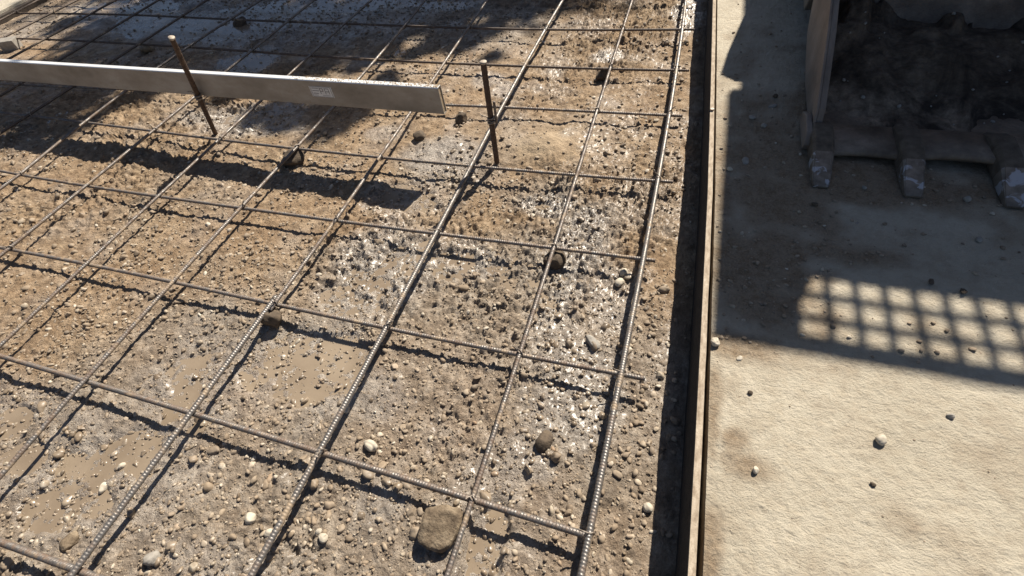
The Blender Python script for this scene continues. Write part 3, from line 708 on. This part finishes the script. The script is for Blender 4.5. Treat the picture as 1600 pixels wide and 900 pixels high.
c = mt.mix(mt.ramp(n2, [(.55, 0.0), (.60, .75)]), c, (.46, .47, .50)); TOOTH = mt.out(c, .5, .35, mt.bump(n, .0012, .6), .5)
mt = M('tooth_root'); n = mt.noise(60, 5, .6); TOOTHR = mt.out(mt.ramp(n, [(.3, (.07, .052, .036)), (.7, (.16, .125, .09))]), .8, .1, mt.bump(n, .002, .8), .4)
RUB = mat_simple('tyre_rubber', [(.3, (.018, .018, .018)), (.7, (.035, .034, .032))], 40, .85)
ld = empty('compact_loader', (1.1, 2.2, SZ), 'dark compact loader parked on the slab with its worn toothed bucket lowered', 'loader')
prof = [(.822, SZ+.012), (.835, .105), (.854, .137), (.934, .187), (.993, .223), (1.063, .255), (1.15, .36), (1.226, .506), (1.305, .59), (1.335, .47), (1.33, .33), (1.30, .22), (1.252, .160), (1.207, .124), (1.13, .099), (1.05, .082), (.93, SZ+.004), (.84, SZ+.004)]
XL, XR = .292, .925
# shell: floor and back as one bent plate
inn = [(.79, .094), (.93, .090), (1.05, .092), (1.13, .109), (1.207, .134), (1.25, .170), (1.288, .225), (1.315, .33), (1.32, .47), (1.29, .575)]
out_ = [(1.30, .585), (1.335, .47), (1.33, .33), (1.30, .22), (1.252, .160), (1.207, .124), (1.13, .098), (1.05, .081), (.93, .0775), (.79, .083)]
V, Fc = prism(inn+out_, 'x', XL+.010, XR-.010)
bk = fixn(mesh_obj('bucket', V, Fc, BKT_IN, smooth=False)); put(bk, ld)
def side_plate(x0, x1):
    V, Fc = prism(prof, 'x', x0, x1); o = fixn(mesh_obj('side_plate', V, Fc, BKT_SIDE, smooth=False)); bevel_obj(o, .0018); put(o, bk); return o
side_plate(XL-.002, XL+.010); side_plate(XR-.010, XR+.002)
# reinforcing strip along the front edge of each side plate, outside and inside
def strip(x0, x1, w0, w1):
    fr = [(.812, .083), (.835, .112), (.854, .139), (.934, .189), (.993, .225), (1.063, .258)]
    bk_ = [(1.072+w1*.5, .258-w1), (.999+w1*.5, .225-w1), (.94+w1*.5, .189-w1), (.866+w0*.4, .139-w0), (.85, .098), (.83, .0785)]
    V, Fc = prism(fr+bk_, 'x', x0, x1); o = fixn(mesh_obj('side_cutter', V, Fc, BKT_SIDE, smooth=False)); bevel_obj(o, .0025, 3); put(o, bk)
strip(XL-.007, XL-.0022, .022, .030); strip(XR+.0022, XR+.007, .022, .030)
# wear shoe at the bottom left corner
V, Fc = prism([(.80, .078), (.795, .092), (.812, .112), (.86, .118), (.90, .102), (.905, .078)], 'x', XL-.019, XL-.0072)
o = fixn(mesh_obj('wear_shoe', V, Fc, BKT_SIDE, smooth=False)); bevel_obj(o, .003, 3); put(o, bk)
for xw in (XL+.012, XR-.012):
    tube_obj('weld_seam', [(xw, .84, .0945), (xw, .93, .0925), (xw, 1.05, .0945), (xw, 1.13, .1115), (xw, 1.207, .1365), (xw, 1.25, .172)], .0035, sides=8, ribs=.25, pitch=.006, along=.002, mat=BKT_IN, parent=bk)
# cutting lip, slightly hollow between the teeth
tx = [.302, .451, .600, .749, .898]
V = []; Fc = []; N = 81; lx = np.linspace(XL+.001, XR-.001, N)
for k, x in enumerate(lx):
    ph = (x-tx[0])/(.149); fr = .772+.010*math.sin(math.pi*(ph % 1)) - .015*(x-.3); lift = .002+.010*sstep(.35, .55, np.array(x))
    V += [(x, fr, .088+lift-.003), (x, fr+.004, .094+lift-.001), (x, .86, .1015), (x, .86, .0905), (x, fr+.002, .083+lift-.003)]
    if k:
        for e in range(5): e2 = (e+1) % 5; Fc.append([(k-1)*5+e, (k-1)*5+e2, k*5+e2, k*5+e])
Fc += [[4, 3, 2, 1, 0], [(N-1)*5+e for e in range(5)]]
o = fixn(mesh_obj('cutting_lip', V, Fc, BKT_IN, smooth=True)); put(o, bk)
def tooth(x, yt, seed):
    # sections from the root to the tip: y, half width, z top, z bottom, chamfer
    secs = [(.865, .0195, .1045, .088, .004), (.835, .0200, .1175, .085, .006), (.79, .0195, .1165, .0825, .006), (.755, .0185, .109, .080, .005), (.725, .0170, .0985, .0785, .003), (.700, .0158, .0895, .0775, .0015), (.688, .0145, .0835, .0775, .001), (.684, .0128, .0805, .0775, .0006)]
    V = []; Fc = []
    for (y, hw, zt2, zb2, ch) in secs:
        y = y+yt; sh = -.0015 if y < .74 else 0
        V += [(x-hw+sh, y, zb2), (x-hw+sh, y, zt2-ch), (x-hw+ch*.9+sh, y, zt2), (x+hw-ch*.9+sh, y, zt2), (x+hw+sh, y, zt2-ch), (x+hw+sh, y, zb2)]
    n = 6
    for k in range(len(secs)-1):
        for e in range(n): e2 = (e+1) % n; Fc.append([k*n+e, k*n+e2, (k+1)*n+e2, (k+1)*n+e])
    Fc += [[5, 4, 3, 2, 1, 0], [(len(secs)-1)*n+e for e in range(n)]]
    o = fixn(mesh_obj('tooth', V, Fc, TOOTHR, smooth=False)); o.data.materials.append(TOOTH)
    for p in o.data.polygons:
        if p.center.y < .752+yt: p.material_index = 1
    bevel_obj(o, .0016, 2)
    for p in o.data.polygons: p.use_smooth = True
    put(o, bk)
for k, x in enumerate(tx): tooth(x, -.004*k, k)
# arms, body, roof with its guard grille, wheels (they stand beyond the top of the picture and shade the slab)
for xa in (XL+.002, XR-.045):
    V, Fc = prism([(1.30, .20), (1.33, .46), (1.432, .467), (1.50, .56), (1.572, .625), (1.64, .685), (1.71, .648), (1.864, .485), (2.05, .48), (2.7, .95), (2.8, .88), (2.1, .36), (1.85, .2), (1.6, .12), (1.36, .11)], 'x', xa, xa+.045)
    o = fixn(mesh_obj('lift_arm', V, Fc, YEL, smooth=False)); bevel_obj(o, .004); put(o, ld)
box('chassis', (.62, 1.56, .26), (1.62, 3.1, .80), YEL, ld, .02)
# operator cabin: posts and rear hood carry the roof
for xx in (.60, 1.58):
    for y_ in (1.56, 2.36): box('cabin_post', (xx, y_, .80), (xx+.05, y_+.05, 1.36), YEL, ld, .006)
box('roof_panel', (.557, 2.207, 1.355), (1.70, 2.9, 1.385), YEL, ld, .004)
box('engine_hood', (.58, 2.44, .80), (1.66, 3.15, 1.22), YEL, ld, .03)
RT = 1.36; RX0, RX1, RY0, RY1 = .532, 1.75, 1.510, 2.2055
GX0, GX1, GY0, GY1 = .6555, 1.40, 1.5235, 1.661    # grille opening
def roof_plate(lo, hi): box('roof_panel', (lo[0], lo[1], RT), (hi[0], hi[1], RT+.03), YEL, ld, .004)
roof_plate((RX0, RY0), (RX1, GY0)); roof_plate((RX0, GY1), (RX1, RY1)); roof_plate((RX0, GY0-.0), (GX0, GY1)); roof_plate((GX1, GY0), (RX1, GY1))
V = []; Fc = []
def addbar(lo, hi):
    v, f = prism([(lo[0], lo[1]), (hi[0], lo[1]), (hi[0], hi[1]), (lo[0], hi[1])], 'z', lo[2], hi[2]); o_ = len(V)
    V.extend(v); Fc.extend([[a_+o_ for a_ in q_] for q_ in f])
px_ = .0407; x = GX0+px_
while x < GX1: addbar((x-.0055, GY0-.004, RT+.005), (x+.0055, GY1+.004, RT+.013)); x += px_
for k in (1, 2): yk = GY0+(GY1-GY0)*k/3; addbar((GX0-.004, yk-.005, RT+.0135), (GX1+.004, yk+.005, RT+.021))
put(fixn(mesh_obj('roof_grille', V, Fc, YEL, smooth=False)), ld)
def wheel(x, y):
    w = []; f = []; N = 36; rr = [(.12, -.10), (.22, -.105), (.245, -.085), (.25, -.04), (.25, .04), (.245, .085), (.22, .105), (.12, .10)]
    for k in range(N):
        t = 2*math.pi*k/N; lug = .008*(k % 3 == 0)
        for (r0, xx) in rr: q_ = r0+(lug if r0 > .23 else 0); w.append((xx, q_*math.cos(t), q_*math.sin(t)))
    n = len(rr)
    for k in range(N):
        for e in range(n): e2 = (e+1) % n; k2 = (k+1) % N; f.append([k*n+e, k*n+e2, k2*n+e2, k2*n+e])
    o = fixn(mesh_obj('wheel', w, f, RUB, smooth=False)); o.location = (x, y, SZ+.257); l = Vector(o.location)
    put(o, ld)
    v2, f2 = prism([(.13*math.cos(t), .13*math.sin(t)) for t in np.linspace(0, 6.28, 25)[:-1]], 'x', -.06, .06)
    h = fixn(mesh_obj('rim', v2, f2, YEL, smooth=False)); h.parent = o
for x, y in ((.52, 1.95), (.52, 2.75), (1.72, 1.95), (1.72, 2.75)): wheel(x, y)
# soil left in the bucket
mb = M('bucket_soil'); n = mb.noise(70, 5, .7); n2 = mb.noise(7, 5, .65, stretch=(1.2, .6, 1), dist=.8)
sp = mb.n('ShaderNodeSeparateXYZ'); mb.l(mb.co, sp.inputs[0])
c = mb.ramp(n, [(.3, (.016, .011, .008)), (.7, (.050, .036, .025))])
c = mb.mix(mb.ramp(n2, [(.38, 0.0), (.58, 1.0)]), c, mb.ramp(n, [(.3, (.14, .10, .066)), (.7, (.35, .27, .195))]))
c = mb.mix(mb.ramp(sp.outputs[1], [(.94, .0), (1.0, .6)]), c, mb.ramp(n, [(.3, (.02, .013, .008)), (.7, (.055, .038, .025))]))
BS = mb.out(c, .85, 0, mb.bump(n, .004, .9), .3)
def heap(X, Y):
    floor = np.interp(Y, [.79, .93, 1.05, 1.13, 1.207, 1.25, 1.288, 1.31], [.094, .090, .092, .109, .134, .170, .225, .30])
    t = fbm(X*5, Y*5, 501, 4)
    h = floor-.002 + .034*sstep(.90, 1.08, Y)*sstep(1.235, 1.13, Y)*(1+.9*t) + .012*sstep(-.1, .35, fbm(X*7, Y*9, 511, 4)) + .004*fbm(X*60, Y*60, 521, 4)+.005*np.abs(fbm(X*25, Y*25, 531, 3))
    h += .03*sstep(.50, .36, X)*sstep(.98, 1.12, Y) + .03*sstep(.02, .2, fbm(X*11, Y*6, 541, 4))*sstep(1.1, 1.2, Y)
    h = h - .10*sstep(1.215, 1.27, Y+.05*fbm(X*14, Y*8, 551, 4))
    h -= .012*sstep(.95, .80, Y)
    return h
V, Fc = grid_mesh(np.arange(XL+.0105, XR-.010, .004), np.arange(.80, 1.306, .004), heap)
mesh_obj('bucket_soil', V, Fc, BS, kind='stuff', label='dark loose soil left lying inside the loader bucket', category='soil')
r = np.random.default_rng(77); VV = []; FF = []; off = 0
for k in range(60):
    x = r.uniform(.31, .9); y = r.uniform(.80, 1.22); s = .0016*(3.2)**r.uniform()**1.6
    v = stone_verts(bv, (s*1.2, s, s*.8), 700+k, .7)+np.array([x, y, float(max(heap(np.array([x]), np.array([y]))[0], np.interp(y, [.79, .93, 1.05, 1.13, 1.207], [.094, .090, .092, .109, .134])))+s*.3])
    VV.append(v); FF.append(bf+off); off += len(v)
VV = np.vstack(VV); mesh_obj('bucket_gravel', VV, np.vstack(FF), GREYST, kind='stuff', label='small pale stones scattered over the soil in the bucket', category='gravel')

# ------------------------------------------------------------------ tree standing beyond the top of the picture; its crown dapples the mat
BARK = mat_simple('bark', [(.3, (.08, .06, .045)), (.7, (.17, .135, .10))], 30, .9, 0, .01, 1, .3, 60)
LEAF = mat_simple('foliage', [(.3, (.035, .07, .02)), (.7, (.07, .12, .035))], 8, .6)
tr = empty('shade_tree', (-.9, 5.2, -.13), 'leafy tree beyond the work area whose crown shades the far bars', 'tree')
def limb(p, r0, r1, nm='trunk'):
    tube_obj(nm, p, np.linspace(r0, r1, 12), sides=10, along=.06, mat=BARK, parent=tr)
limb([(-.9, 5.2, -.13), (-.85, 5.15, 1.2), (-.95, 5.1, 2.4), (-.9, 5.3, 3.6)], .16, .07)
for q_ in ((-2.6, 4.6, 3.2), (-.3, 4.3, 3.6), (-1.4, 5.0, 4.0), (-2.2, 5.6, 3.7), (.3, 5.8, 4.0)):
    limb([(-.92, 5.12, 2.0+.2*random.random()), ((q_[0]-.9)/2, (q_[1]+5.1)/2, (q_[2]+2.3)/2+.1), q_], .06, .02, 'limb')
CL = [(830, -6, .09, 3.3), (520, 188, .09, 3.0), (440, 165, .07, 3.0), (850, 5, .08, 3.1), (800, 25, .09, 3.1), (760, 45, .07, 3.0), (700, 60, .09, 3.1), (650, 80, .05, 3.0), (590, 85, .08, 3.0), (450, 110, .10, 3.0), (510, 100, .08, 3.0), (60, 120, .15, 3.1), (0, 190, .08, 3.0), (620, 5, .15, 3.1), (70, 185, .1, 3.0), (735, 6, .15, 3.2), (640, 25, .16, 3.4), (545, 68, .13, 3.1), (455, 60, .20, 3.3), (400, 100, .13, 3.0), (500, 20, .2, 3.6), (350, 20, .26, 3.5), (250, 55, .22, 3.3),
      (185, 35, .22, 3.6), (150, 75, .14, 3.2), (95, 135, .12, 3.0), (40, 150, .15, 3.2), (150, 145, .10, 3.1), (5, 130, .18, 3.4), (722, 72, .06, 3.0), (768, 92, .03, 3.0), (480, 172, .08, 3.0),
      (445, 188, .05, 3.0), (300, 110, .12, 3.1), (205, 110, .12, 3.2), (340, 60, .2, 3.3), (300, 35, .25, 3.4), (420, 50, .2, 3.2), (200, 70, .14, 3.1), (500, 70, .16, 3.2), (600, 35, .14, 3.2), (700, 20, .12, 3.1), (780, 0, .12, 3.2), (70, 160, .14, 3.1), (110, 170, .12, 3.1), (10, 165, .14, 3.1), (180, 165, .06, 3.0), (230, 150, .07, 3.0), (400, 180, .05, 3.0), (110, 35, .10, 3.3), (560, 100, .05, 3.0), (600, 130, .05, 3.), (260, 85, .16, 3.2), (160, 110, .1, 3.1), (360, 90, .14, 3.1), (600, 60, .09, 3.2), (690, 40, .08, 3.1), (560, 180, .03, 3.0), (120, 200, .07, 3.0), (60, 205, .08, 3.0), (360, 150, .06, 3.0), (585, 10, .18, 3.3), (430, 10, .2, 3.5), (280, 0, .25, 3.5)]
LV = []; LF = []; r = np.random.default_rng(3)
def leaves(c, rad, n, size, stretch):
    for _ in range(n):
        d = r.normal(size=3); d /= np.linalg.norm(d); d *= r.uniform(0, 1)**.45
        p = c + rad*(d-SUN_N*np.dot(d, SUN_N)) + SUN_N*np.dot(d, SUN_N)*stretch
        a_ = r.normal(size=3); a_ /= np.linalg.norm(a_); b2 = np.cross(a_, r.normal(size=3)); b2 /= np.linalg.norm(b2)
        s = size*r.uniform(.6, 1.3); o_ = len(LV)
        LV.extend([p-a_*s, p+b2*s*.45, p+a_*s, p-b2*s*.45]); LF.append([o_, o_+1, o_+2, o_+3])
for px, py, rad, t in CL:
    c = at(px, py, -.035)+SUN*t
    leaves(c, rad, int(90+rad*rad*15000), .032, max(.25, rad*1.6))
for _ in range(60):
    g = np.array([r.uniform(-3.4, .2), r.uniform(1.95, 3.4), -.035]); leaves(g+SUN*r.uniform(3.0, 4.4), r.uniform(.2, .4), 260, .05, .5)
cr = mesh_obj('crown', np.array(LV), np.array(LF), LEAF, smooth=False); put(cr, tr)
